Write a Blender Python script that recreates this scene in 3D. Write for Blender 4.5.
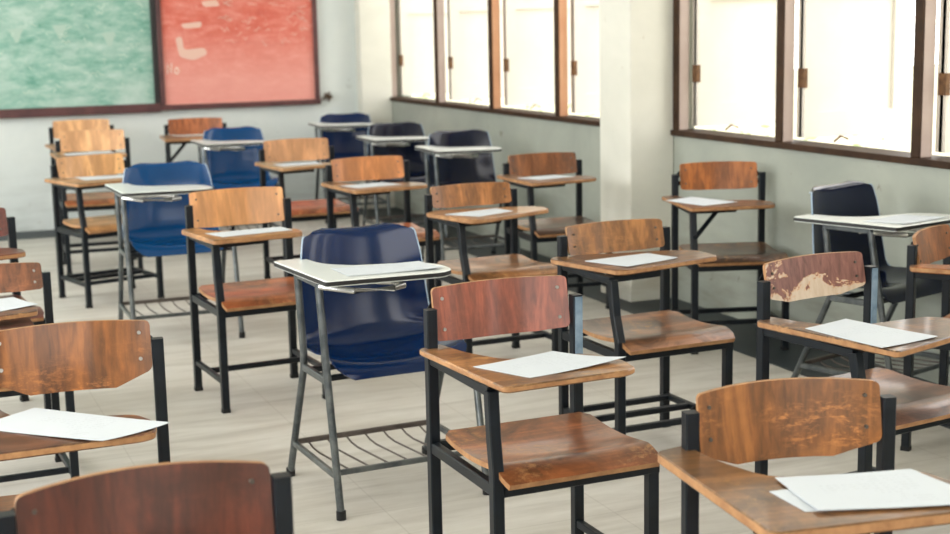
import bpy, bmesh, math, random
from mathutils import Vector, Matrix
sc = bpy.context.scene
col = sc.collection
for _o in list(bpy.data.objects):
    bpy.data.objects.remove(_o, do_unlink=True)
R = math.radians

# ------------------------------------------------------------------ camera
F_PX, PITCH, ROLL, YAW, CAM_H = 1417.97, 0.168853, 0.0205099, 0.3924397, 1.4069
cd = bpy.data.cameras.new('camera'); cam = bpy.data.objects.new('camera', cd); col.objects.link(cam)
cd.sensor_width = 36.0; cd.lens = 36.0 * F_PX / 950.0; cd.clip_start = 0.05; cd.clip_end = 200
fwd = Vector((math.sin(YAW) * math.cos(PITCH), math.cos(YAW) * math.cos(PITCH), -math.sin(PITCH)))
right0 = Vector((math.cos(YAW), -math.sin(YAW), 0)); up0 = right0.cross(fwd)
rgt = right0 * math.cos(ROLL) - up0 * math.sin(ROLL)
up = right0 * math.sin(ROLL) + up0 * math.cos(ROLL)
M = Matrix((rgt, up, -fwd)).transposed().to_4x4(); M.translation = Vector((0, 0, CAM_H))
cam.matrix_world = M
cd.dof.use_dof = True; cd.dof.focus_distance = 3.5; cd.dof.aperture_fstop = 4.4
sc.camera = cam

# ------------------------------------------------------------------ world, lights, exposure
wd = bpy.data.worlds.new('sky'); sc.world = wd; wd.use_nodes = True
wn = wd.node_tree; bg = wn.nodes['Background']
bg.inputs['Color'].default_value = (1.0, 0.972, 0.93, 1); bg.inputs['Strength'].default_value = 4.8

def area(name, loc, size, rot, power, color):
    d = bpy.data.lights.new(name, 'AREA'); d.shape = 'RECTANGLE'; d.size, d.size_y = size
    d.energy = power; d.color = color
    o = bpy.data.objects.new(name, d); o.location = loc; o.rotation_euler = rot; col.objects.link(o)
# area lamps added as daylight fill at unseen openings, left and rear
area('daylight_fill_left', (-2.62, 6.6, 1.95), (5.6, 1.7), (R(90), 0, R(-90)), 130, (0.92, 0.97, 1.0))
area('daylight_fill_left_near', (-2.62, 1.2, 1.95), (3.6, 1.7), (R(90), 0, R(-90)), 95, (0.95, 0.98, 1.0))
area('daylight_fill_rear', (1.0, -2.75, 2.0), (4.4, 1.7), (R(90), 0, R(180)), 60, (1.0, 0.98, 0.95))
sc.view_settings.view_transform = 'Standard'; sc.view_settings.look = 'None'
sc.view_settings.exposure = -0.02; sc.view_settings.gamma = 1.0; sc.view_settings.use_curve_mapping = False

# ------------------------------------------------------------------ materials
def lin(c):
    return tuple(((v / 255) / 12.92 if v / 255 <= 0.04045 else ((v / 255 + 0.055) / 1.055) ** 2.4) for v in c) + (1,)
class NT:
    def __init__(s, name):
        s.m = bpy.data.materials.new(name); s.m.use_nodes = True; s.t = s.m.node_tree
        s.b = s.t.nodes['Principled BSDF']; s.tc = None
    def n(s, typ, **kw):
        x = s.t.nodes.new(typ)
        for k, v in kw.items():
            if k.startswith('_'): setattr(x, k[1:], v)
            else: x.inputs[k.replace('__', ' ')].default_value = v
        return x
    def l(s, a, b): s.t.links.new(a, b)
    def coord(s, scale=(1, 1, 1), loc=(0, 0, 0)):
        if s.tc is None: s.tc = s.n('ShaderNodeTexCoord')
        mp = s.n('ShaderNodeMapping'); mp.inputs['Scale'].default_value = scale; mp.inputs['Location'].default_value = loc
        s.l(s.tc.outputs['Object'], mp.inputs['Vector']); return mp.outputs['Vector']
    def noise(s, vec, scale=5, detail=3, rough=.55, dist=0):
        x = s.n('ShaderNodeTexNoise'); x.inputs['Scale'].default_value = scale; x.inputs['Detail'].default_value = detail
        x.inputs['Roughness'].default_value = rough; x.inputs['Distortion'].default_value = dist
        s.l(vec, x.inputs['Vector']); return x.outputs['Fac']
    def ramp(s, fac, stops, interp='LINEAR'):
        x = s.n('ShaderNodeValToRGB'); x.color_ramp.interpolation = interp; e = x.color_ramp.elements
        while len(e) < len(stops): e.new(0.5)
        for i, (p, c) in enumerate(stops):
            e[i].position = p; e[i].color = c if len(c) == 4 else c + (1,)
        s.l(fac, x.inputs['Fac']); return x.outputs['Color']
    def mix(s, fac, a, b, mode='MIX'):
        x = s.n('ShaderNodeMix', _data_type='RGBA', _blend_type=mode)
        for sock, v in ((x.inputs[0], fac), (x.inputs[6], a), (x.inputs[7], b)):
            if isinstance(v, bpy.types.NodeSocket): s.l(v, sock)
            else: sock.default_value = v
        return x.outputs[2]
    def math(s, op, a, b=0.0, clamp=False):
        x = s.n('ShaderNodeMath', _operation=op, _use_clamp=clamp)
        for sock, v in ((x.inputs[0], a), (x.inputs[1], b)):
            if isinstance(v, bpy.types.NodeSocket): s.l(v, sock)
            else: sock.default_value = v
        return x.outputs[0]
    def sep(s, vec):
        x = s.n('ShaderNodeSeparateXYZ'); s.l(vec, x.inputs[0]); return x.outputs
    def bump(s, h, strength=.2, dist=.002):
        x = s.n('ShaderNodeBump'); x.inputs['Strength'].default_value = strength; x.inputs['Distance'].default_value = dist
        s.l(h, x.inputs['Height']); s.l(x.outputs['Normal'], s.b.inputs['Normal'])
    def set(s, **kw):
        for k, v in kw.items():
            i = s.b.inputs[k.replace('__', ' ')]
            if isinstance(v, bpy.types.NodeSocket): s.l(v, i)
            else: i.default_value = v
        return s.m
W3 = (0, 0, 0, 1); WH = (1, 1, 1, 1)

def wood(name, dark, light, axis='z', seed=0.0, rough=.42, wear=.35, wearc=(214, 160, 92), stain=.3, zlow=None):
    """varnished plywood, grain along axis; scuffs show the bare veneer, stains are dark"""
    t = NT(name); g = {'x': (5, 70, 70), 'y': (70, 5, 70), 'z': (70, 70, 5)}[axis]
    off = (seed * 3.1, seed * 1.7, seed * 2.3)
    v = t.coord(g, off); n1 = t.noise(v, 1.0, 5, .6, .6)
    base = t.ramp(n1, [(.25, lin(dark)), (.75, lin(light))])
    gb_ = {'x': (.7, 16, 16), 'y': (16, .7, 16), 'z': (16, 16, .7)}[axis]          # broad bands of the veneer
    nb = t.noise(t.coord(gb_, (seed * 1.3, seed, seed * .7)), 1.0, 3, .6, .4)
    base = t.mix(t.ramp(nb, [(.38, W3), (.66, (.55, .55, .55, 1))]), base, lin(tuple(int(c * .78) for c in dark)))
    base = t.mix(t.ramp(nb, [(.30, (.45, .45, .45, 1)), (.48, W3)]), base, lin(tuple(min(255, int(c * 1.12 + 14)) for c in light)))
    v2 = t.coord((7, 7, 7), (seed, seed * 2, 0)); n2 = t.noise(v2, 1.0, 5, .65, .9)
    base = t.mix(t.math('MULTIPLY', t.ramp(n2, [(.42, W3), (.66, WH)]), stain), base, lin(tuple(int(c * .42) for c in dark)))
    v3 = t.coord((26, 26, 70) if axis == 'z' else (34, 44, 34), (seed * 5, 1, seed)); n3 = t.noise(v3, 1.0, 8, .8, .25)
    m = t.ramp(n3, [(.50, W3), (.66, WH)])
    n4 = t.noise(t.coord((3.4, 3.4, 6), (seed * 7, 2, 1)), 1.2, 2, .5, 0)
    m = t.math('MULTIPLY', m, t.ramp(n4, [(.42, W3), (.6, WH)]))
    if zlow is not None:                       # backs are rubbed bare along their lower part
        z = t.sep(t.coord())[2]
        m = t.math('MULTIPLY', m, t.math('MULTIPLY', t.math('SUBTRACT', zlow, z), 14, True))
    base = t.mix(t.math('MULTIPLY', m, wear), base, lin(wearc))
    t.bump(n1, .12, .001)
    rr = t.math('ADD', t.math('MULTIPLY', m, .25), rough)
    return t.set(Base__Color=base, Roughness=rr, Specular__IOR__Level=.35, Coat__Weight=.4, Coat__Roughness=.12)
def peeled(name):
    t = NT(name); n1 = t.noise(t.coord((70, 70, 6)), 1, 5, .6, .6)
    base = t.ramp(n1, [(.3, lin((88, 52, 44))), (.7, lin((134, 88, 76)))])
    c = t.sep(t.coord())
    nb = t.math('ADD', t.math('MULTIPLY', t.noise(t.coord((9, 9, 15), (2.3, 0, .7)), 1.3, 5, .7, .5), 1.7), -.36)
    low = t.math('MULTIPLY', t.math('SUBTRACT', .698, c[2]), 6.0)
    edge = t.math('MULTIPLY', t.math('SUBTRACT', -.12, c[0]), 2.6)
    f = t.math('ADD', nb, t.math('MAXIMUM', low, edge))
    mask = t.ramp(f, [(.60, W3), (.615, WH)])
    bare = t.ramp(t.noise(t.coord((50, 50, 8)), 1, 4), [(.3, lin((176, 152, 128))), (.7, lin((200, 184, 164)))])
    rim = t.ramp(f, [(.575, W3), (.60, WH), (.64, WH), (.66, W3)])
    base = t.mix(mask, base, bare); base = t.mix(t.math('MULTIPLY', rim, .35), base, lin((200, 130, 60)))
    t.bump(mask, .6, .002)
    return t.set(Base__Color=base, Roughness=.5)
def simple(name, c, rough=.5, metal=0.0, coat=0.0, c2=None, ns=8, bump=0.0, spec=.5):
    t = NT(name)
    if c2:
        n = t.noise(t.coord((ns, ns, ns)), 1, 4, .6); base = t.ramp(n, [(.35, lin(c)), (.7, lin(c2))])
        if bump: t.bump(n, bump, .002)
    else: base = lin(c)
    t.b.inputs['Specular IOR Level'].default_value = spec
    return t.set(Base__Color=base, Roughness=rough, Metallic=metal, Coat__Weight=coat)
black_steel = simple('black_steel', (5, 11, 17), .4, 0, 0, (11, 20, 29), 14, .05, .3)
sheen_m = simple('painted_post_sheen', (84, 108, 128), .35, .1, .1, (132, 152, 170), 20, .05)  # window reflection on glossy black posts, put into a bluish colour
screw_m = simple('screw_steel', (190, 190, 188), .3, .8)
screw_d = simple('dull_screw_steel', (92, 86, 80), .4, .6)
rubber = simple('rubber', (18, 19, 20), .8)
edge_ply = simple('plywood_edge', (140, 98, 62), .55, 0, 0, (176, 132, 88), 30)
laminate = simple('white_laminate', (204, 210, 208), .3, 0, 0, (214, 218, 214), 5)
black_edge = simple('black_edging', (16, 17, 18), .45)
tube_m = simple('grey_steel_tube', (66, 72, 76), .32, .6, 0, (108, 112, 112), 18, .03)
tube_d = simple('brown_grey_steel', (74, 66, 62), .42, .4, 0, (104, 96, 90), 18)
chrome = simple('chrome', (190, 190, 188), .18, .95)
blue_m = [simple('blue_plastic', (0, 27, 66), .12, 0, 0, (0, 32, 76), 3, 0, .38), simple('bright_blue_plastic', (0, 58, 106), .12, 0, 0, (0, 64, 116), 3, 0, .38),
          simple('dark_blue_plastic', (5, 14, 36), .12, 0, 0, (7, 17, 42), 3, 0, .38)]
rim_highlight_m = simple('painted_rim_highlight', (150, 170, 190), .3)  # colour of the gloss highlight along the blue shell edges
def paper_mat():
    t = NT('printed_paper'); c = t.sep(t.coord())
    rows = t.math('GREATER_THAN', t.math('FRACT', t.math('MULTIPLY', c[1], 85)), .62)
    words = t.math('GREATER_THAN', t.noise(t.coord((150, 30, 1), (0, 3, 0)), 1, 2), .5)
    para = t.math('GREATER_THAN', t.noise(t.coord((7, 16, 1), (0, 9, 0)), 1, 1), .47)
    inx = t.math('LESS_THAN', t.math('ABSOLUTE', c[0]), .085); iny = t.math('LESS_THAN', t.math('ABSOLUTE', c[1]), .07)
    f = t.math('MULTIPLY', t.math('MULTIPLY', t.math('MULTIPLY', rows, words), t.math('MULTIPLY', inx, iny)), t.math('MULTIPLY', para, .14))
    return t.set(Base__Color=t.mix(f, lin((194, 201, 208)), lin((110, 118, 128))), Roughness=.7)
paper_m = paper_mat()

def wall_mat(name, a, b, dirt=(120, 118, 100), amount=.5, seed=0.):
    t = NT(name); n = t.noise(t.coord((1.1, 1.1, 1.4), (seed, 0, 0)), 1.5, 5, .6, .3)
    base = t.ramp(n, [(.3, lin(a)), (.7, lin(b))])
    sp = t.noise(t.coord((9, 9, 9), (seed, 3, 1)), 1, 4, .7, .4)
    base = t.mix(t.math('MULTIPLY', t.ramp(sp, [(.66, W3), (.72, WH)]), amount), base, lin(dirt))
    z = t.sep(t.coord())[2]
    scuff = t.math('MULTIPLY', t.math('MULTIPLY', t.math('SUBTRACT', .55, z), 1.6, True), t.ramp(t.noise(t.coord((3, 3, 14)), 1, 4), [(.45, W3), (.75, WH)]))
    base = t.mix(t.math('MULTIPLY', scuff, .6), base, lin(dirt))
    t.bump(t.noise(t.coord((18, 18, 18)), 1, 3), .12, .003)
    return t.set(Base__Color=base, Roughness=.75)
wall_back_m = wall_mat('pale_green_paint', (204, 212, 212), (218, 224, 222), (150, 154, 148), .3)
wall_right_m = wall_mat('grey_cement_paint', (140, 146, 138), (162, 166, 156), (100, 94, 78), .75, 4.)
wall_plain_m = wall_mat('cream_paint', (222, 220, 208), (232, 230, 218), (160, 150, 120), .3, 2.)
def floor_mat():
    t = NT('worn_pale_floor')
    a = t.noise(t.coord((1.0, 6.0, 1)), 1.6, 6, .65, .5); b = t.noise(t.coord((1.4, 1.4, 1), (5, 2, 0)), 1.3, 4, .6)
    base = t.ramp(a, [(.28, lin((166, 162, 154))), (.5, lin((190, 187, 180))), (.72, lin((204, 202, 196)))])
    base = t.mix(t.math('MULTIPLY', t.ramp(b, [(.4, W3), (.7, WH)]), .28), base, lin((150, 138, 122)))
    sp = t.noise(t.coord((26, 60, 1)), 1, 3, .7)
    base = t.mix(t.math('MULTIPLY', t.ramp(sp, [(.68, W3), (.75, WH)]), .35), base, lin((120, 110, 98)))
    c = t.sep(t.coord())
    sx = t.math('LESS_THAN', t.math('FRACT', t.math('DIVIDE', t.math('ADD', c[0], 10.13), .6)), .008)
    sy = t.math('LESS_THAN', t.math('FRACT', t.math('DIVIDE', t.math('ADD', c[1], 10.3), .3)), .016)
    base = t.mix(t.math('MULTIPLY', t.math('MAXIMUM', sx, sy), .22), base, lin((120, 112, 100)))
    t.bump(a, .08, .002)
    return t.set(Base__Color=base, Roughness=.5)
floor_m = floor_mat()
border_m = simple('dark_floor_paint', (24, 33, 38), .5, 0, 0, (38, 48, 54), 3)
brownf = simple('brown_window_paint', (46, 31, 21), .6, 0, 0, (66, 46, 31), 9, 0, .2)
jamb_m = simple('faded_mauve_jamb', (172, 154, 146), .6, 0, 0, (182, 166, 158), 6)
jamb_tan = simple('tan_jamb', (186, 134, 98), .6, 0, 0, (196, 148, 112), 6)
dark_rail = simple('dark_rail', (26, 24, 26), .5)
board_frame_m = simple('maroon_frame', (72, 42, 44), .45, 0, .1, (96, 58, 58), 8)
shutter_m = simple('cream_shutter_paint', (216, 211, 200), .6, 0, 0, (222, 217, 207), 4)
rust = simple('rusty_iron', (92, 66, 46), .7, .3, 0, (130, 96, 64), 40)

def chalk_mat(name, deep, mid, chalk, amt, red=False):
    t = NT(name)
    a = t.noise(t.coord((2.6, 1, 7.5)), 1.8, 8, .8, .25)
    base = t.ramp(a, [(.3, lin(deep)), (.5, lin(mid)), (.72, lin(chalk))])
    b = t.noise(t.coord((2.2, 1, 3.2), (4, 0, 2)), 1.5, 5, .6, .8)
    base = t.mix(t.math('MULTIPLY', t.ramp(b, [(.45, W3), (.75, WH)]), amt), base, lin(chalk))
    f = t.noise(t.coord((55, 1, 18)), 1, 4, .7, 2.0)
    base = t.mix(t.math('MULTIPLY', t.ramp(f, [(.58, W3), (.7, WH)]), .28), base, lin((232, 226, 214)))
    if red:      # chalk dust lies thicker over the lower half of the red board
        z = t.sep(t.coord())[2]
        base = t.mix(t.math('MULTIPLY', t.math('MULTIPLY', t.math('SUBTRACT', 1.42, z), 2.6, True), .7), base, lin((228, 164, 154)))
    return t.set(Base__Color=base, Roughness=.8)
green_m = chalk_mat('chalky_green_board', (70, 136, 118), (134, 176, 162), (190, 208, 200), .75)
red_m = chalk_mat('chalky_red_board', (190, 84, 68), (208, 108, 92), (228, 158, 146), .45, True)
chalk_m = simple('chalk', (232, 224, 212), .9)
chalk_faint = simple('faint_chalk', (196, 214, 202), .9)

# ------------------------------------------------------------------ mesh helpers
def fin(name, bm, mats, parent=None, smooth=False, bevel=0.0):
    bmesh.ops.remove_doubles(bm, verts=bm.verts, dist=1e-6)
    bmesh.ops.recalc_face_normals(bm, faces=bm.faces)
    me = bpy.data.meshes.new(name); 
    if smooth:
        for f in bm.faces: f.smooth = True
    bm.to_mesh(me); bm.free()
    for m in (mats if isinstance(mats, (list, tuple)) else [mats]): me.materials.append(m)
    if smooth:
        try: me.set_sharp_from_angle(angle=R(40))
        except Exception: pass
    o = bpy.data.objects.new(name, me); col.objects.link(o)
    if parent: o.parent = parent
    if bevel:
        b = o.modifiers.new('bevel', 'BEVEL'); b.width = bevel; b.segments = 2; b.limit_method = 'ANGLE'
    return o
def box(bm, a, b, mi=0):
    x0, y0, z0 = a; x1, y1, z1 = b
    v = [bm.verts.new(p) for p in ((x0,y0,z0),(x1,y0,z0),(x1,y1,z0),(x0,y1,z0),(x0,y0,z1),(x1,y0,z1),(x1,y1,z1),(x0,y1,z1))]
    for q in ((0,3,2,1),(4,5,6,7),(0,1,5,4),(1,2,6,5),(2,3,7,6),(3,0,4,7)):
        f = bm.faces.new([v[i] for i in q]); f.material_index = mi
def B(name, a, b, mat, parent=None, bevel=0.0):
    bm = bmesh.new(); box(bm, a, b); return fin(name, bm, mat, parent, False, bevel)
def sweep(bm, pts, prof, ref=Vector((1, 0, 0))):
    pts = [Vector(p) for p in pts]; rings = []
    for i, p in enumerate(pts):
        d0 = (pts[i] - pts[i-1]).normalized() if i > 0 else None
        d1 = (pts[i+1] - pts[i]).normalized() if i < len(pts) - 1 else None
        d = ((d0 or d1) + (d1 or d0)).normalized()
        a = ref - d * ref.dot(d)
        if a.length < .05: a = Vector((0, 0, 1)) - d * d.z
        a.normalize(); b = d.cross(a)
        k = 1.0
        if d0 and d1: k = 1 / max(.5, d.dot(d0))
        rings.append([bm.verts.new(p + a * (x * (1.0)) + b * (y * k)) for x, y in prof])
    n = len(prof)
    for r0, r1 in zip(rings, rings[1:]):
        for i in range(n): bm.faces.new((r0[i], r0[(i+1) % n], r1[(i+1) % n], r1[i]))
    bm.faces.new(rings[0][::-1]); bm.faces.new(rings[-1])
def sq(w, h=None, c=.0025):
    h = h or w; x, y = w / 2, h / 2
    return [(x-c,y),(x,y-c),(x,-y+c),(x-c,-y),(-x+c,-y),(-x,-y+c),(-x,y-c),(-x+c,y)]
def circ(r, n=10): return [(r*math.cos(2*math.pi*i/n), r*math.sin(2*math.pi*i/n)) for i in range(n)]
def L(u, v, z): return Vector((u, -v, z))     # chair space: u sideways, v the way the sitter faces
def bar(name, pts, prof, mat, parent, ref=Vector((1, 0, 0)), smooth=False):
    bm = bmesh.new(); sweep(bm, pts, prof, ref); return fin(name, bm, mat, parent, smooth)
def bez(p0, p1, p2, n=6):
    return [Vector(p0)*(1-t)**2 + Vector(p1)*2*t*(1-t) + Vector(p2)*t*t for t in [i/n for i in range(n+1)]]
def rounded(poly, rad, n=5):
    out = []
    for i, p in enumerate(poly):
        p = Vector(p).to_2d(); a = Vector(poly[i-1]).to_2d(); b = Vector(poly[(i+1) % len(poly)]).to_2d()
        r = rad[i] if isinstance(rad, (list, tuple)) else rad
        da, db = (a - p), (b - p); r = min(r, da.length * .45, db.length * .45)
        if r <= 0: out.append(p); continue
        s = p + da.normalized() * r; e = p + db.normalized() * r
        for k in range(n + 1):
            t = k / n; out.append(s*(1-t)**2 + p*2*t*(1-t) + e*t*t)
    return out
def plate(bm, outline, z0, z1, rim_mi=1, sag=None):
    """extruded board, top and bottom slot 0, rim slot rim_mi"""
    n = len(outline); c = .003
    ctr = sum((Vector(p) for p in outline), Vector((0, 0))) / n
    def ring(z, ins):
        return [bm.verts.new((p[0] - (p[0]-ctr[0]) * ins / max(.05, (Vector(p)-ctr).length), -(p[1] - (p[1]-ctr[1]) * ins / max(.05, (Vector(p)-ctr).length)), z)) for p in outline]
    rs = [ring(z0, c), ring(z0 + c, 0), ring(z1 - c, 0), ring(z1, c)]
    for k in range(3):
        for i in range(n):
            f = bm.faces.new((rs[k][i], rs[k][(i+1) % n], rs[k+1][(i+1) % n], rs[k+1][i])); f.material_index = rim_mi if k == 1 else 0
    bm.faces.new(rs[3]); bm.faces.new(rs[0][::-1])
def empty(name, loc, rz=0, scale=1):
    o = bpy.data.objects.new(name, None); col.objects.link(o); o.location = loc; o.rotation_euler = (0, 0, rz)
    o.scale = (scale,) * 3; o.empty_display_size = .1; return o
def tag(o, label, cat, group=None, kind=None):
    if label: o['label'] = label
    if cat: o['category'] = cat
    if group: o['group'] = group
    if kind: o['kind'] = kind
    return o
def struct(o, label=None):
    o['kind'] = 'structure'
    if label: o['label'] = label
    return o

# ------------------------------------------------------------------ the room
XW, YB, SILL, LINT, ZC = 3.68, 10.62, 0.84, 2.55, 3.1
XL, YN = -2.55, -2.7
struct(B('floor', (XL - .2, YN - .2, -.12), (XW + .2, YB + .2, 0), floor_m), 'worn pale floor with faint board lines')
struct(B('ceiling', (XL - .2, YN - .2, ZC), (XW + .2, YB + .2, ZC + .1), wall_plain_m), 'plain cream ceiling')
struct(B('trim_1', (3.31, YN, 0), (XW, YB, .004), border_m), 'dark painted border along the floor under the windows')
struct(B('trim_2', (XL, 10.24, 0), (3.31, YB, .004), border_m), 'dark painted border along the floor under the chalkboards')
struct(B('wall_back', (XL - .2, YB, 0), (XW + .2, YB + .2, ZC), wall_back_m), 'pale wall behind the chalkboards')
bm = bmesh.new()
box(bm, (XW, YN, 0), (XW + .12, YB, SILL)); box(bm, (XW, YN, LINT), (XW + .12, YB, ZC)); box(bm, (XW, 6.23, SILL), (XW + .12, 6.55, LINT))
box(bm, (XW, 10.585, SILL), (XW + .12, YB, LINT)); box(bm, (XW, YN, SILL), (XW + .12, -1.9, LINT))
struct(fin('wall_right', bm, wall_right_m), 'grey cement wall below the windows')
bm = bmesh.new()
for a, b in ((YN, -.7), (3.0, 3.8), (9.4, YB)): box(bm, (XL - .12, a, 0), (XL, b, ZC))
for a, b in ((-.7, 3.0), (3.8, 9.4)): box(bm, (XL - .12, a, 0), (XL, b, 1.1)); box(bm, (XL - .12, a, 2.8), (XL, b, ZC))
struct(fin('wall_left', bm, wall_plain_m))
bm = bmesh.new()
box(bm, (XL, YN - .12, 0), (XW, YN, 1.15)); box(bm, (XL, YN - .12, 2.85), (XW, YN, ZC)); box(bm, (XL, YN - .12, 1.15), (-1.2, YN, 2.85)); box(bm, (3.2, YN - .12, 1.15), (XW, YN, 2.85))
struct(fin('wall_near', bm, wall_plain_m))
pill_m = wall_mat('pillar_paint', (204, 204, 194), (220, 219, 209), (150, 128, 92), .5, 7.)
struct(B('pillar', (3.43, 6.23, 0), (XW, 6.56, ZC), pill_m, bevel=.008), 'cream concrete pillar between the two windows')
struct(B('pillar', (3.43, 10.50, 0), (XW, YB, ZC), pill_m, bevel=.008), 'pale concrete pillar in the far corner')

# windows: brown frames with deep jambs, cream shutters standing open outside
def window(name, y0, y1, mull, label, tan):
    w = struct(empty(name, (XW, (y0 + y1) / 2, SILL)), label); oy = (y0 + y1) / 2
    def PB(nm, a, b, m, par=None, bev=.003):
        return B(nm, (a[0] - XW, a[1] - oy, a[2] - SILL), (b[0] - XW, b[1] - oy, b[2] - SILL), m, par or w, bev)
    PB('window_sill', (XW - .022, y0, SILL), (XW + .13, y1, SILL + .028), brownf)
    PB('window_head', (XW - .022, y0, LINT - .04), (XW + .13, y1, LINT), brownf)
    for k, ym in enumerate(mull):
        PB('mullion', (XW - .012, ym - .024, SILL + .028), (XW + .0, ym + .024, LINT - .04), brownf)
        PB('jamb', (XW + .0, ym - .022, SILL + .028), (XW + .055, ym + .022, LINT - .04), tan[k % len(tan)])
    for k, ym in enumerate(mull[1:]):
        # far-side leaf of each bay, swung out square to the wall
        for side, yy in ((0, ym - .03), (1, mull[k] + .03)):
            if side == 1: continue
            x0, x1 = XW + .085, XW + .64; z0, z1 = SILL + .045, LINT - .02
            if x1 > x0:
                bm = bmesh.new(); t = .018
                Y0, Y1 = yy - t / 2 - oy, yy + t / 2 - oy
                def bb(xa, xb, za, zb, d=0): box(bm, (xa - XW, Y0 - d, za - SILL), (xb - XW, Y1 + d, zb - SILL))
                bb(x0, x1, z0, z1)
                for xa, xb, za, zb in ((x0, x0 + .07, z0, z1), (x1 - .07, x1, z0, z1), (x0 + .07, x1 - .07, z0, z0 + .11), (x0 + .07, x1 - .07, z1 - .09, z1),
                                       (x0 + .07, x1 - .07, z0 + .62, z0 + .70), (x0 + .07, x1 - .07, z0 + 1.16, z0 + 1.24)): bb(xa, xb, za, zb, .018)
                s = fin('shutter', bm, shutter_m, w)
                bm = bmesh.new()
                for zz in (z0 + .22, z1 - .25): box(bm, (x0 - .008 - XW, Y0 - .022, zz - SILL), (x0 + .012 - XW, Y1 + .004, zz + .085 - SILL))
                fin('hinge', bm, rust, s)
                if side == 0:
                    bar('latch', [(x0 + .16 - XW, Y0 - .022, .02), (x0 + .19 - XW, Y0 - .03, .045), (x0 + .23 - XW, Y0 - .03, .03)], circ(.005, 8), rust, s)
    return w
window('window_1', 6.56, 10.585, [6.60, 7.56, 8.54, 9.52, 10.56], 'bright window behind the pillar with open cream shutters', [jamb_tan, jamb_tan, jamb_tan, jamb_m, jamb_m])
window('window_2', -1.9, 6.23, [-1.86, -1.0, -.2, .66, 1.6, 2.5, 3.45, 4.40, 5.31, 6.20], 'bright window near the camera with open cream shutters', [jamb_m])

# outside: pale yard with a loose strip of bright plants
struct(B('ground', (XW + .2, -6, -.35), (40, 40, -.25), simple('sunlit_yard', (150, 150, 124), .9, 0, 0, (176, 172, 150), 1)), 'bright yard outside the windows')
random.seed(5)
bm = bmesh.new()
for i in range(2600):
    y = random.uniform(-1, 16); x = random.uniform(4.9, 5.6); z = random.uniform(-.2, .78 + .08 * math.sin(y * 3) + .05 * math.sin(y * 11))
    s = random.uniform(.02, .05); a = Vector((random.uniform(-1, 1), random.uniform(-1, 1), random.uniform(-.3, 1))).normalized()
    b = a.orthogonal().normalized(); p = Vector((x, y, z))
    vs = [bm.verts.new(p + q) for q in (-b * s * .4, a * s, b * s * .4, -a * s)]
    bm.faces.new(vs)
bed = fin('garden_plants', bm, simple('sunlit_leaves', (110, 134, 76), .7, 0, 0, (160, 172, 122), 3))
tag(bed, 'strip of sunlit green plants outside below the open shutters', 'plants', kind='stuff')

# chalkboards
YF = YB - .05
def board(name, x0, x1, z0, z1, zb, zf, lt, rt, surf, label):
    e = tag(empty(name, ((x0 + x1) / 2, YB, zb)), label, 'chalkboard', 'chalkboards on the back wall')
    ox, oz = (x0 + x1) / 2, zb
    q = lambda nm, a, b, m, bev=.004: B(nm, (a[0] - ox, a[1] - YB, a[2] - oz), (b[0] - ox, b[1] - YB, b[2] - oz), m, e, bev)
    s = B('board_surface', (x0, YB - .03, zf), (x1, YB - .004, z1), surf); s.parent = e; s.location = (-ox, -YB, -oz)
    q('bottom_rail', (x0 - lt, YF - .02, zb), (x1 + rt, YB - .001, zf), board_frame_m)
    q('top_rail', (x0 - lt, YF, z1), (x1 + rt, YB - .001, z1 + .05), board_frame_m)
    if lt: q('side_rail', (x0 - lt, YF, zf), (x0, YB - .001, z1), board_frame_m)
    q('side_rail', (x1, YF, zf), (x1 + rt, YB - .001, z1), dark_rail if name.startswith('green') else board_frame_m)
    return e, ox, oz
gb, gox, goz = board('green_chalkboard', -1.2, 1.862, .888, 2.1, .824, .888, .04, .036, green_m, 'green chalkboard covered in chalk smears, left part of the back wall')
rb, rox, roz = board('red_chalkboard', 1.938, 3.084, .872, 2.1, .834, .872, .036, .034, red_m, 'red chalkboard dusted pink at the bottom, beside the green one')
def smear(parent, ox, oz, pts, mat, nm='chalk_smear'):
    bm = bmesh.new(); f = []
    for d in (-.0315, -.0305): f.append([bm.verts.new((x - ox, d, z - oz)) for x, z in pts])
    n = len(pts); bm.faces.new(f[0]); bm.faces.new(f[1][::-1])
    for i in range(n): bm.faces.new((f[0][i], f[0][(i+1) % n], f[1][(i+1) % n], f[1][i]))
    return fin(nm, bm, mat, parent)
sm_r = simple('rubbed_chalk', (222, 184, 170), .9)
sm_g = simple('rubbed_chalk_green', (168, 192, 180), .9)
for x, z in ((.92, 1.40), (1.22, 1.42), (1.56, 1.36)):
    smear(gb, gox, goz, rounded([(x - .05, z + .045), (x + .05, z + .05), (x + .012, z - .05), (x - .008, z - .05)], .012), sm_g)
smear(rb, rox, roz, rounded([(2.035, 1.36), (2.085, 1.37), (2.095, 1.27), (2.25, 1.285), (2.27, 1.235), (2.16, 1.19), (2.06, 1.22)], .03), sm_r)
smear(rb, rox, roz, rounded([(2.08, 1.46), (2.24, 1.475), (2.23, 1.43), (2.10, 1.425)], .02), sm_r)
smear(rb, rox, roz, rounded([(2.24, 1.62), (2.36, 1.63), (2.38, 1.585), (2.26, 1.58)], .02), sm_r)
def strokes(parent, ox, oz, lines, r, mat, nm):
    bm = bmesh.new()
    for ln in lines: sweep(bm, [Vector((x - ox, -.032, z - oz)) for x, z in ln], circ(r, 5), Vector((0, 1, 0)))
    return fin(nm, bm, mat, parent)
strokes(rb, rox, roz, [[(1.965, 1.10), (1.968, 1.17), (1.995, 1.105), (1.998, 1.175)], [(2.02, 1.115), (2.028, 1.14), (2.045, 1.14), (2.05, 1.115), (2.04, 1.10), (2.022, 1.103), (2.02, 1.115)]], .0035, chalk_m, 'chalk_writing')
random.seed(11)
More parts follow.
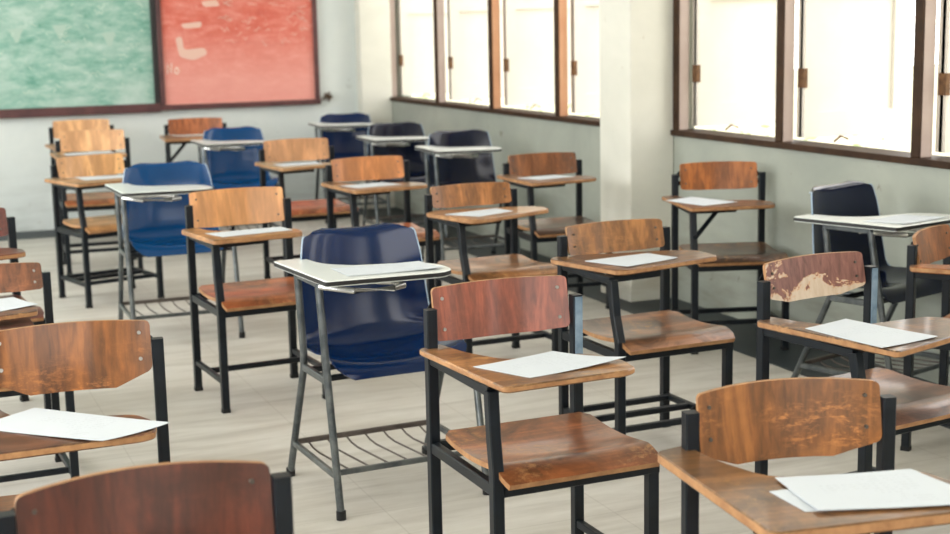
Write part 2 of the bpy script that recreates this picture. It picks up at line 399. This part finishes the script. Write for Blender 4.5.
for brd, ox, oz, xa, xb, za, zb_, n, mt in ((gb, gox, goz, .75, 1.80, 1.0, 1.62, 46, chalk_faint), (rb, rox, roz, 2.35, 3.05, 1.3, 1.64, 44, sm_r)):
    ls = []
    for i in range(n):
        x, z = random.uniform(xa, xb), random.uniform(za, zb_)
        ls.append([(x + k * .016, z + random.uniform(-.02, .02)) for k in range(random.randint(2, 5))])
    strokes(brd, ox, oz, ls, .0026, mt, 'chalk_scribble')['kind'] = 'stuff'
bm = bmesh.new(); random.seed(3)
for i in range(44):
    a = Vector((random.uniform(-1, 1), random.uniform(-.5, .1), random.uniform(-1, 1))).normalized() * random.uniform(.025, .048)
    sweep(bm, [(0, 0, 0), a * .5 + Vector((0, -.005, .006)), a], circ(.0035, 5), Vector((.3, .8, .1)))
tf = fin('dried_tuft', bm, simple('dry_brown', (84, 66, 50), .9)); tf.location = (3.178, YB - .03, .885)
tag(tf, 'small dark dried tuft on the wall at the corner of the red chalkboard', 'decoration')

# ------------------------------------------------------------------ wooden tablet-arm chair
def wood_chair(X, Y, deg, label, c_back, s=1.0, cut=.006, zs=.43, zk=.115, shiny=False, bt=.754, bb=.644, bv=-.185, zt=.637, tl=-.25, tr=.15, tf=.256, trv=-.153, trf=.2, ptop=.717, wb=.37,
               sup=.04, bow=.026, c_tab=None, c_seat=None, seed=0., rack=3, brace=False, tab=None, left_only=False, back_mat=None, wear=.4, tw=.018, post_sheen=False, stain=.3):
    e = tag(empty('wooden_tablet_arm_chair', (X, Y, 0), R(deg), s), label, 'chair', 'wooden tablet arm chairs')
    lightc = sum(c_back) > 410; dk = tuple(int(c * (.84 if lightc else .60)) for c in c_back)
    bmt = back_mat or wood('back_veneer', dk, c_back, 'z', seed, .38, wear, tuple(min(255, int(c * 1.25 + 22)) for c in c_back), stain, .73)
    c_tab = c_tab or c_back; c_seat = c_seat or c_back
    tmt = wood('tablet_veneer', tuple(int(c * .7) for c in c_tab), c_tab, 'x', seed + .4, .36, .7, (206, 160, 104), .75)
    smt = wood('seat_veneer', tuple(int(c * .7) for c in c_seat), c_seat, 'x', seed + .8, .34, .6, (206, 158, 104), .8)
    w, d, P = .2, .19, .0275
    pr = sq(P)
    # legs
    bar('rear_leg', [L(-w, -d, .012), L(-w, -d, .40), L(-w, -d + .0, ptop)], pr, black_steel, e)
    bar('rear_leg', [L(w, -d, .012), L(w, -d, .40), L(w, -d + .0, ptop)], pr, black_steel, e)
    bar('front_leg', [L(-w, d, .012), L(-w, d, .42), L(-w, d - sup * .6, .50), L(-w, d - sup, zt - tw - .012)], pr, black_steel, e)
    bar('front_leg', [L(w, d, .012), L(w, d, zs - .042)], pr, black_steel, e)
    for u, v in ((-w, -d), (w, -d), (-w, d), (w, d)):
        bm = bmesh.new(); sweep(bm, [L(u, v, 0), L(u, v, .014)], sq(P + .003)); fin('rubber_foot', bm, rubber, e)
    if post_sheen:
        B('painted_sheen', (w - P / 2 + .004, d + .0 - P / 2 - .0035, .52), (w + P / 2 - .003, d - P / 2 + .001, ptop - .004), sheen_m, e)  # thin bluish slab paints a window reflection on the right rear post
    # frame under the seat
    zr = zs - .054
    side = sq(.022, .028)
    for u in (-w, w): bar('side_rail', [L(u, -d + P / 2, zr), L(u, d - P / 2, zr)], side, black_steel, e)
    bar('front_rail', [L(-w + P / 2, d, zr - .002), L(w + P / 2, d, zr - .002)], sq(.028, .026), black_steel, e, Vector((0, 1, 0)))
    bar('rear_rail', [L(-w + P / 2, -d, zr), L(w - P / 2, -d, zr)], side, black_steel, e, Vector((0, 1, 0)))
    # stretchers and book rack
    thin = sq(.02, .02)
    for u in (-w, w): bar('stretcher', [L(u, -d + P / 2, zk), L(u, d - P / 2, zk)], thin, black_steel, e)
    rv = {3: (-d + .03, -.03, .12), 2: (-d + .03, .10), 1: (-.02,)}[rack]
    for v in rv: bar('rack_bar', [L(-w + .01, v, zk), L(w - .01, v, zk)], thin, black_steel, e, Vector((0, 1, 0)))
    # arm rail under the tablet
    za = zt - tw - .014
    bar('arm_rail', [L(-w, -d + P / 2, za), L(-w, d - sup, za)], sq(.02, .024), black_steel, e)
    bar('tablet_support', [L(-w, d - sup - .03, za), L(-.0, d - sup - .05, za)], sq(.02, .022), black_steel, e, Vector((0, 1, 0)))
    if brace: bar('brace', [L(-w, d - sup * .3, .50), L(-.08, d - sup - .05, za - .002)], sq(.018), black_steel, e)
    # seat: dished ply with a waterfall front
    bm = bmesh.new(); NU, NV = 16, 16; top = []; bot = []
    vr, vf = -.135, .245
    for j in range(NV + 1):
        t = j / NV; v = vr + (vf - vr) * t
        hw = .2 if t > .08 else .2 - .02 * (1 - t / .08) ** 2
        if t > .95: hw -= .008 * ((t - .95) / .05) ** 2
        zc = zs - .012 * math.sin(min(1, t / .8) * math.pi) - (.027 * ((t - .80) / .20) ** 1.8 if t > .80 else 0)
        rt, rb_ = [], []
        for i in range(NU + 1):
            a = 2 * i / NU - 1
            z = zc - .006 * (1 - a * a) * math.sin(t * math.pi) 
            rt.append(bm.verts.new(L(a * hw, v, z))); rb_.append(bm.verts.new(L(a * hw, v - (.006 if t > .85 else 0), z - .013)))
        top.append(rt); bot.append(rb_)
    grid_faces(bm, top, bot)
    fin('seat', bm, [smt, edge_ply], e, True)
    # back rest: bowed ply, screwed between the posts, lower corners cut away
    hb = wb / 2; NU, NV = 28, 6; top = []; bot = []
    H = bt - bb
    zc_ = bb
    def zlo(u):
        a = hb - abs(u)
        q = bb if a > .085 else bb + cut * ((.085 - a) / .085)
        if a < .012: q += (.012 - math.sqrt(max(0, .012 ** 2 - (.012 - a) ** 2)))
        return q
    def zhi(u):
        a = hb - abs(u); r = .010
        return bt - (r - math.sqrt(max(0, r * r - (r - a) ** 2)) if a < r else 0) + .004 * (1 - (u / hb) ** 2)
    us = [math.sin((i / NU - .5) * math.pi) * hb for i in range(NU + 1)]
    for u in us:
        a, b = [], []
        for j in range(NV + 1):
            z = zlo(u) + (zhi(u) - zlo(u)) * j / NV; v = bv - bow * (1 - (u / hb) ** 2)
            v -= .024 * ((z - bb) / H) - .006
            a.append(bm_v(bm_cur, L(u, v + .0055, z)) if False else (u, v + .0055, z)); b.append((u, v - .0055, z))
        top.append(a); bot.append(b)
    bm = bmesh.new()
    top = [[bm.verts.new(L(*p)) for p in r] for r in top]; bot = [[bm.verts.new(L(*p)) for p in r] for r in bot]
    grid_faces(bm, top, bot)
    br = fin('backrest', bm, [bmt, edge_ply], e, True)
    for u in (-hb + .026, hb - .026):
        for z in (bb + cut + .026, bt - .027):
            vv = bv - bow * (1 - (u / hb) ** 2) - .024 * ((z - bb) / H) + .0115
            bm = bmesh.new(); sweep(bm, [L(u, vv - .002, z), L(u, vv + .002, z), L(u, vv + .0035, z)], circ(.0044 if shiny else .0038, 10), Vector((0, 0, 1)))
            fin('screw', bm, screw_m if shiny else screw_d, br, True)
    for sgn in (-1, 1):
        bm = bmesh.new()
        for z in (bb + cut + .026, bt - .027):
            v1 = bv - bow * (1 - ((hb - .04) / hb) ** 2) - .022
            sweep(bm, [L(sgn * (hb - .055), v1 - .004, z), L(sgn * (hb - .02), v1 + .002, z), L(sgn * (w - P / 2 + .003), min(v1 + .006, -d), min(z, ptop - .015))], sq(.004, .02, .0005), Vector((0, 1, 0)))
        fin('back_bracket', bm, black_steel, e)
    # tablet
    if tab is None:
        tab = [(tl, trv - .025), (tl + .065, trv - .05), (tl + .085, trv + .06), (tl + .135, .005), (tl + .20, .02), (tr - .02, .045), (tr + .018, trf - .08), (tr + .008, trf - .005), (tr - .02, trf + .012), (tl + .03, tf)]
        rad = [.015, .015, .04, .05, .03, .03, .02, .01, .05, .018]
    else: rad = .022
    bm = bmesh.new(); plate(bm, rounded(tab, rad), zt - tw, zt)
    fin('writing_tablet', bm, [tmt, edge_ply], e)
    e['zt'] = zt
    return e
def grid_faces(bm, top, bot):
    n, m = len(top), len(top[0])
    for i in range(n - 1):
        for j in range(m - 1):
            bm.faces.new((top[i][j], top[i+1][j], top[i+1][j+1], top[i][j+1])); bm.faces.new((bot[i][j], bot[i][j+1], bot[i+1][j+1], bot[i+1][j]))
    loop_t = [top[i][0] for i in range(n)] + [top[n-1][j] for j in range(1, m)] + [top[i][m-1] for i in range(n-2, -1, -1)] + [top[0][j] for j in range(m-2, 0, -1)]
    loop_b = [bot[i][0] for i in range(n)] + [bot[n-1][j] for j in range(1, m)] + [bot[i][m-1] for i in range(n-2, -1, -1)] + [bot[0][j] for j in range(m-2, 0, -1)]
    k = len(loop_t)
    for i in range(k):
        f = bm.faces.new((loop_t[i], loop_t[(i+1) % k], loop_b[(i+1) % k], loop_b[i])); f.material_index = 1

# ------------------------------------------------------------------ blue plastic tablet-arm chair
def lerp_tab(tab, t):
    for (a, va), (b, vb) in zip(tab, tab[1:]):
        if t <= b:
            k = (t - a) / (b - a); k = k * k * (3 - 2 * k) if False else k
            return va + (vb - va) * k
    return tab[-1][1]
def catmull(P, n):
    out = []; P = [Vector(p) for p in P]; Q = [P[0] * 2 - P[1]] + P + [P[-1] * 2 - P[-2]]
    for i in range(1, len(Q) - 2):
        for k in range(n):
            t = k / n; a, b, c, d = Q[i-1], Q[i], Q[i+1], Q[i+2]
            out.append(.5 * ((2*b) + (c-a)*t + (2*a-5*b+4*c-d)*t*t + (3*b-a-3*c+d)*t**3))
    out.append(P[-1]); return out
def blue_chair(X, Y, deg, label, bt=.782, zt=.69, s=1.0, mat=0):
    e = tag(empty('blue_tablet_arm_chair', (X, Y, 0), R(deg), s), label, 'chair', 'blue plastic tablet arm chairs')
    # shell
    prof = catmull([(.150, .385), (.135, .412), (.09, .424), (-.02, .414), (-.12, .418), (-.165, .455), (-.185, .54), (-.20, .66), (-.218, bt - .03), (-.228, bt - .008), (-.242, bt)], 5)
    N = len(prof); top, bot = [], []
    wtab = [(0, .155), (.03, .182), (.08, .204), (.14, .216), (.35, .222), (.5, .220), (.6, .212), (.72, .200), (.88, .174), (.95, .163), (1, .144)]
    for i, p in enumerate(prof):
        t = i / (N - 1); hw = lerp_tab(wtab, t)
        a = prof[max(0, i-1)]; b = prof[min(N-1, i+1)]; tg = (b - a).normalized(); nm = Vector((-tg.y, tg.x))
        if nm.y < 0 and t < .4: nm = -nm
        if t >= .4 and nm.x < 0: nm = -nm
        rt, rb_ = [], []
        for j in range(17):
            c = 2 * j / 16 - 1
            cv = .030 * abs(c) ** 2.6 * min(1, t / .2) * (1 - .5 * max(0, (t - .85) / .15))
            dip = -.010 * (1 - c * c) * max(0, (t - .8) / .2) - (.03 * max(0, (abs(c) - .75) / .25) ** 2.2 * max(0, (t - .8) / .2))
            kk = min(1, max(0, (t - .35) / .2)); q = p + Vector((kk, 1 - kk)) * cv + Vector((0, dip))
            rt.append((c * hw + .008, q.x, q.y)); q2 = q - nm * .006; rb_.append((c * hw + .008, q2.x, q2.y))
        top.append(rt); bot.append(rb_)
    bm = bmesh.new()
    T = [[bm.verts.new(L(*p)) for p in r] for r in top]; Bt = [[bm.verts.new(L(*p)) for p in r] for r in bot]
    grid_faces(bm, T, Bt)
    sh = fin('shell', bm, [blue_m[mat], blue_m[mat]], e, True)
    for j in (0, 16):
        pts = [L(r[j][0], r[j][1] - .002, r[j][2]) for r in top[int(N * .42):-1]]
        bar('rim_highlight', pts, circ(.0028, 6), rim_highlight_m, sh, Vector((1, .2, 0)), True)  # pale tubes added as a painted highlight along both shell edges
    w = .234; c = circ(.0115, 12)
    # legs
    bar('front_leg', [L(-w, .225, .015), L(-w, .148, .42), L(-w, .105, zt - .03)], c, tube_m, e, smooth=True)
    bar('rear_leg', [L(-w, -.235, .015), L(-w, -.06, .39), L(-w, -.055, .43), L(-w, -.085, zt - .03)], c, tube_m, e, smooth=True)
    bar('front_leg', [L(w, .225, .015), L(w, .150, .40), L(w - .02, .12, .405)], c, tube_m, e, smooth=True)
    bar('rear_leg', [L(w, -.235, .015), L(w, -.06, .39), L(w - .02, -.03, .40)], c, tube_m, e, smooth=True)
    for u in (-w, w):
        for v in (.2265, -.236):
            bm = bmesh.new(); sweep(bm, [L(u, v, 0), L(u, v, .026)], circ(.0145, 12)); fin('rubber_foot', bm, rubber, e, True)
        bar('seat_rail', [L(u, -.06, .392), L(u, .15, .392)], sq(.016, .022), tube_m, e)
        bar('lower_rail', [L(u, -.181, .121), L(u, .201, .121)], sq(.016, .018), tube_m, e)
    for v in (-.03, .10): bar('cross_rail', [L(-w, v, .388), L(w, v, .388)], sq(.018, .016), black_steel, e, Vector((0, 1, 0)))
    bar('rack_bar', [L(-w, -.181, .125), L(w, -.181, .125)], sq(.014, .016), tube_d, e, Vector((0, 1, 0)))
    bar('rack_bar', [L(-w, .17, .121), L(w, .17, .121)], sq(.014, .016), tube_m, e, Vector((0, 1, 0)))
    for k in range(7):
        u = -.19 + .063 * k
        bar('rack_wire', [L(u, -.181, .12), L(u + .008, -.155, .104), L(u + .016, -.12, .096), L(u + .03, .10, .104), L(u + .03, .168, .118)], circ(.0032, 6), tube_d, e, smooth=True)
    for u in (-.12, .12):
        bar('back_support', [L(u, -.03, .388), L(u, -.15, .39), L(u, -.192, .43), L(u, -.208, .56)], circ(.009, 8), tube_m, e, smooth=True)
    # tablet with black edging, chrome loop below
    tab = [(-.272, -.20), (-.175, -.205), (-.165, -.08), (-.10, .0), (.095, .055), (.14, .12), (.142, .215), (.10, .25), (-.252, .222)]
    bm = bmesh.new(); plate(bm, rounded(tab, [.008, .015, .05, .05, .05, .04, .05, .03, .008]), zt - .018, zt)
    fin('writing_tablet', bm, [laminate, black_edge], e)
    bar('tablet_loop', [L(-w, .115, zt - .034), L(-.16, .20, zt - .040), L(-.04, .205, zt - .042), L(.0, .18, zt - .042), L(-.01, .12, zt - .04), L(-.08, .09, zt - .036), L(-w, .06, zt - .034)], circ(.0085, 8), chrome, e, smooth=True)
    bar('arm_rail', [L(-w, -.09, zt - .028), L(-w, .11, zt - .028)], sq(.018, .018), tube_m, e)
    bm = bmesh.new(); box(bm, L(-.13, .02, zt - .0285), L(-.06, -.03, zt - .0185)); fin('bracket_plate', bm, chrome, e)
    return e

# ------------------------------------------------------------------ papers
def paper(chair, corners, label, lift=(0, 0, 0, 0), h=.0012, base=0.0):
    """one sheet or a thin stack lying on a tablet; corners in chair space, lift curls each corner"""
    s = chair.scale[0]; zt = chair['zt'] * s + .0006 + base; Mx = Matrix.Rotation(chair.rotation_euler[2], 4, 'Z'); Mx.translation = chair.location
    c3 = [Mx @ (L(u, v, 0) * s) for u, v in corners]
    ctr = sum(c3, Vector()) / 4; ax = (c3[1] - c3[0] + c3[2] - c3[3]).normalized(); ang = math.atan2(ax.y, ax.x)
    Mi = Matrix.Rotation(-ang, 3, 'Z'); q = [Mi @ (c - ctr) for c in c3]
    bm = bmesh.new(); N = 10; top, bot = [], []
    for i in range(N + 1):
        rt, rb_ = [], []
        for j in range(N + 1):
            a, b = i / N, j / N
            p = q[0]*(1-a)*(1-b) + q[1]*a*(1-b) + q[2]*a*b + q[3]*(1-a)*b
            wts = ((1-a)*(1-b), a*(1-b), a*b, (1-a)*b)
            z = sum(lf * wt ** 2.2 for lf, wt in zip(lift, wts))
            rt.append(bm.verts.new((p.x, p.y, z + h))); rb_.append(bm.verts.new((p.x, p.y, z)))
        top.append(rt); bot.append(rb_)
    grid_faces(bm, top, bot)
    o = fin('paper_sheet', bm, [paper_m, paper_m], None, True)
    o.location = (ctr.x, ctr.y, zt); o.rotation_euler = (0, 0, ang)
    return tag(o, label, 'paper', 'papers on the writing tablets')

# ------------------------------------------------------------------ the chairs, front to back
W1 = wood_chair(1.40, 2.998, .8, 'reddish wooden tablet arm chair at front centre, seat in full view', (164, 86, 62), bt=.770, bb=.636, shiny=True, bv=-.201, zt=.629, tl=-.234, tr=.132, tf=.251, trv=-.167, trf=.226, ptop=.724, sup=.021, tw=.015, c_tab=(168, 118, 72), c_seat=(166, 98, 56), seed=1, rack=1, bow=.022, wear=.15, post_sheen=True, stain=.2)
W2 = wood_chair(1.508, 1.991, -10.4, 'brown wooden chair at the lower right corner, scuffed back and battered tablet edge', (160, 100, 48), bt=.717, bb=.572, bv=-.182, zt=.618, tl=-.269, tr=.16, tf=.267, trv=-.164, trf=.24, ptop=.688, sup=.04, tw=.021, c_tab=(140, 96, 54), seed=2, rack=1, bow=.05, wear=.9, cut=.032)
W3c = wood_chair(.34, 3.12, -5.2, 'wooden chair at the left edge, two shiny screws on its rubbed back', (154, 92, 40), s=.976, bt=.759, bb=.602, cut=.042, zs=.385, shiny=True, zt=.598, tr=.147, trf=.208, seed=3, c_tab=(120, 76, 54), rack=1, bow=.035, wear=.8)
W4 = wood_chair(.316, 1.861, -.3, 'dark red-brown chair cut off by the bottom edge, only its back showing', (104, 50, 34), s=1.011, bt=.742, bb=.575, ptop=.724, seed=4, rack=1, bow=.055, wear=.05, stain=.5)
W5 = wood_chair(.276, 4.578, 1.7, 'wooden chair at the left edge with a double-layered tablet, behind the one with shiny screws', (140, 82, 46), s=.906, bt=.742, zk=.05, shiny=True, zt=.641, tr=.108, trf=.194, ptop=.706, seed=5, rack=2, c_tab=(124, 84, 66))
B('under_board', (-.22, -.26, .578), (.10, .02, .602), [wood('under_veneer', (96, 60, 50), (130, 88, 74), 'x', 9.)], W5, .003)
W6 = wood_chair(.249, 5.417, 8.2, 'dark red-brown chair barely showing, farthest of those cut by the left edge', (112, 48, 36), s=1.006, seed=6, rack=2)
W16 = wood_chair(2.38, 3.014, 8.0, 'wooden chair with a badly peeling back veneer', (120, 74, 60), bt=.752, bb=.64, bv=-.195, zt=.608, tl=-.233, tr=.20, tf=.29, trv=-.158, trf=.21, ptop=.711, wb=.363, sup=.042, c_tab=(124, 88, 62), c_seat=(128, 82, 54), seed=7, rack=2, cut=.02, back_mat=peeled('peeling_veneer'), post_sheen=True)
W14 = wood_chair(2.26, 4.016, 1.7, 'wooden chair with wide worn tablet and slatted floor rack, behind the front centre chair', (174, 116, 62), bt=.739, bb=.640, bv=-.176, zt=.642, tl=-.262, ptop=.71, sup=.047, seed=8, rack=3, bow=.02, c_tab=(140, 96, 62), c_seat=(150, 102, 70),
                 tab=[(-.262, -.17), (-.20, -.205), (-.07, -.165), (.17, -.114), (.245, -.07), (.245, .07), (-.15, .150), (-.185, .14)])
W17 = wood_chair(3.282, 3.565, 32.5, 'orange-brown chair cut off by the right edge, turned towards the windows', (172, 104, 58), s=.974, bt=.722, bb=.61, ptop=.70, bv=-.173, seed=9, rack=1)
W9 = wood_chair(1.282, 5.306, 3.6, 'light orange wooden chair with pale back, left of the nearest blue chair', (222, 156, 96), bt=.784, bb=.644, bv=-.198, zt=.655, tl=-.251, tr=.123, tf=.221, trv=-.11, trf=.19, ptop=.738, wb=.38, sup=.031, c_seat=(190, 108, 66), c_tab=(196, 142, 88), seed=10, rack=1, wear=.1, stain=.05)
W12 = wood_chair(2.303, 5.382, 2.0, 'wooden chair directly behind the front centre chair, worn pale seat', (188, 122, 66), bt=.735, zt=.648, tl=-.262, ptop=.707, sup=.049, c_seat=(168, 112, 66), c_tab=(176, 124, 76), seed=11, rack=2, bow=.02,
                 tab=[(-.265, -.07), (-.20, -.12), (-.05, -.10), (.20, -.03), (.235, .02), (.225, .10), (-.15, .24), (-.20, .23)], stain=.1)
W15 = wood_chair(3.373, 5.237, -17.7, 'brown wooden chair beside the wall just right of the pillar, braced tablet', (180, 104, 48), s=.991, bt=.785, bb=.665, zt=.644, tl=-.263, tr=.136, trv=-.166, trf=.206, tf=.254, ptop=.739, wb=.353, c_seat=(96, 66, 48), c_tab=(140, 92, 58), seed=12, rack=2, brace=True, stain=.1)
W13 = wood_chair(3.084, 6.36, -4.1, 'wooden chair against the wall left of the pillar', (156, 92, 48), s=.996, zt=.661, tl=-.26, tr=.132, trf=.186, c_seat=(104, 72, 54), c_tab=(140, 98, 66), seed=13, rack=2, stain=.1)
W11 = wood_chair(2.213, 6.509, 1.3, 'orange wooden chair with half-pale back right behind the nearest blue chair', (212, 138, 82), s=1.018, zt=.651, ptop=.731, seed=14, rack=2, c_tab=(182, 136, 96), c_seat=(200, 108, 64), wear=.05, stain=.05)
W10 = wood_chair(2.173, 7.662, 1.8, 'pale wooden chair with a whitish tablet, in front of the far blue chairs', (214, 156, 110), s=1.028, bt=.763, zt=.653, tr=.084, trf=.169, seed=15, rack=2, c_tab=(214, 188, 152), c_seat=(184, 96, 62), wear=.05, stain=.05)
W7c = wood_chair(1.06, 7.686, 14.0, 'pale orange chair with open floor rack, nearest of three lined up at the back left', (228, 170, 112), zt=.652, tl=-.266, tf=.237, trv=-.142, bv=-.163, seed=16, rack=3, c_seat=(220, 160, 104), c_tab=(206, 166, 124), wear=.05, stain=.03)
W7b = wood_chair(1.168, 8.76, -3.8, 'pale orange chair, middle of three lined up at the back left', (236, 180, 130), s=1.033, bt=.789, bb=.668, zt=.674, ptop=.74, seed=17, rack=2, c_seat=(200, 120, 78), c_tab=(206, 166, 124), wear=.05, stain=.03)
W7a = wood_chair(1.274, 10.02, -1.2, 'pale orange chair nearest the green chalkboard, farthest of three lined up', (232, 176, 126), s=1.03, bt=.785, bb=.665, ptop=.745, zt=.637, seed=18, rack=2, wear=.05, stain=.03)
W8 = wood_chair(2.035, 9.98, -9.2, 'small-looking far chair with diagonal tablet brace below the red chalkboard', (196, 112, 66), s=1.03, bt=.765, bb=.655, ptop=.73, zt=.66, seed=19, rack=2, brace=True, c_tab=(210, 170, 130), wear=.05, stain=.05)

B3 = blue_chair(1.358, 4.032, 2.8, 'nearest blue plastic chair, white tablet and wire rack, left of centre', bt=.786, zt=.698, s=1.008, mat=0)
B2 = blue_chair(1.218, 6.60, -.9, 'bright blue plastic chair left of the light orange chair, metal rack below', bt=.768, zt=.680, s=1.037, mat=1)
B1 = blue_chair(2.118, 9.10, -1.6, 'bright blue plastic chair at the back in front of the far braced chair', bt=.773, zt=.697, s=1.008, mat=1)
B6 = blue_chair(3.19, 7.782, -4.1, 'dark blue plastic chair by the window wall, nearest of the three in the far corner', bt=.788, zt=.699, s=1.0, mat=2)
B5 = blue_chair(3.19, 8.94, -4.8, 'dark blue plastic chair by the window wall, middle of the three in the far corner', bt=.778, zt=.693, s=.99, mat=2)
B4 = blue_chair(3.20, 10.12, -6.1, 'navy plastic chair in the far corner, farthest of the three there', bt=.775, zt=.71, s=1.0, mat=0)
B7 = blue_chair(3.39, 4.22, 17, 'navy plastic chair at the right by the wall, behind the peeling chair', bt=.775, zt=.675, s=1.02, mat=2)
for c, z in ((B3, .698), (B7, .675)): c['zt'] = z

# ------------------------------------------------------------------ papers on the tablets
paper(W1, [(-.19, .047), (.035, .008), (.143, .171), (-.119, .202)], 'white sheet with a lifted corner on the front centre chair tablet', (.0, .004, .012, 0))
paper(W2, [(-.128, .03), (.115, .055), (.165, .245), (-.132, .205)], 'upper printed sheet on the lower right chair tablet', (.002, .004, .003, .003), base=.0022)
paper(W2, [(-.163, .085), (.10, .065), (.13, .225), (-.148, .193)], 'lower printed sheet sticking out under the other on the lower right chair tablet', (0, .003, .0, 0))
paper(W3c, [(-.09, -.09), (.19, .165), (.043, .262), (-.22, .03)], 'white sheet hanging over the tablet edge of the chair with shiny screws', (0, .004, .006, 0))
paper(W5, [(-.19, -.08), (.07, -.075), (.13, .10), (-.12, .20)], 'white sheet at the left edge on the double-layered tablet', (0, .004, .004, 0))
paper(W16, [(-.20, -.03), (-.035, -.05), (-.01, .24), (-.215, .25)], 'white sheet on the tablet of the peeling chair', (.0, .002, .003, .003))
paper(W14, [(-.186, -.06), (.07, -.09), (.10, .05), (-.131, .118)], 'white sheet on the wide worn tablet behind the front centre chair', (0, 0, .002, .003))
paper(W15, [(-.285, -.0), (-.14, -.12), (.0, .13), (-.165, .20)], 'white sheet jutting over the tablet of the chair right of the pillar', (.002, 0, .003, 0))
paper(W12, [(-.22, .03), (.04, -.03), (.06, .09), (-.13, .17)], 'sheet on the tilted tablet directly behind the front centre chair')
paper(W13, [(-.22, .02), (.0, -.02), (.06, .10), (-.15, .15)], 'sheet on the tablet of the chair left of the pillar')
paper(W9, [(-.2, .03), (.10, .02), (.11, .13), (-.17, .16)], 'white sheet on the light orange chair left of the nearest blue chair')
paper(W11, [(-.22, .03), (.0, -.0), (.05, .14), (-.175, .17)], 'white sheet on the tablet right behind the nearest blue chair')
paper(W10, [(-.2, .02), (.04, .02), (.04, .14), (-.18, .16)], 'sheet on the whitish tablet in front of the far blue chairs')
paper(W7c, [(-.12, -.1), (.13, .0), (.12, .12), (-.14, .10)], 'white sheet on the nearest of three chairs at the back left')
paper(W7b, [(-.18, -.02), (.10, .0), (.10, .12), (-.17, .14)], 'white sheet on the middle of three chairs at the back left', (0, 0, .004, .002))
paper(B3, [(-.17, .04), (.10, .065), (.115, .215), (-.17, .185)], 'rumpled sheet on the white tablet of the nearest blue chair', (.002, .003, .006, .001))
paper(B7, [(-.22, .06), (.02, .06), (.05, .22), (-.19, .21)], 'white sheet on the tablet of the navy chair at the right', (0, 0, .003, .003))
for _o in bpy.data.objects:
    if 'zt' in _o.keys(): del _o['zt']
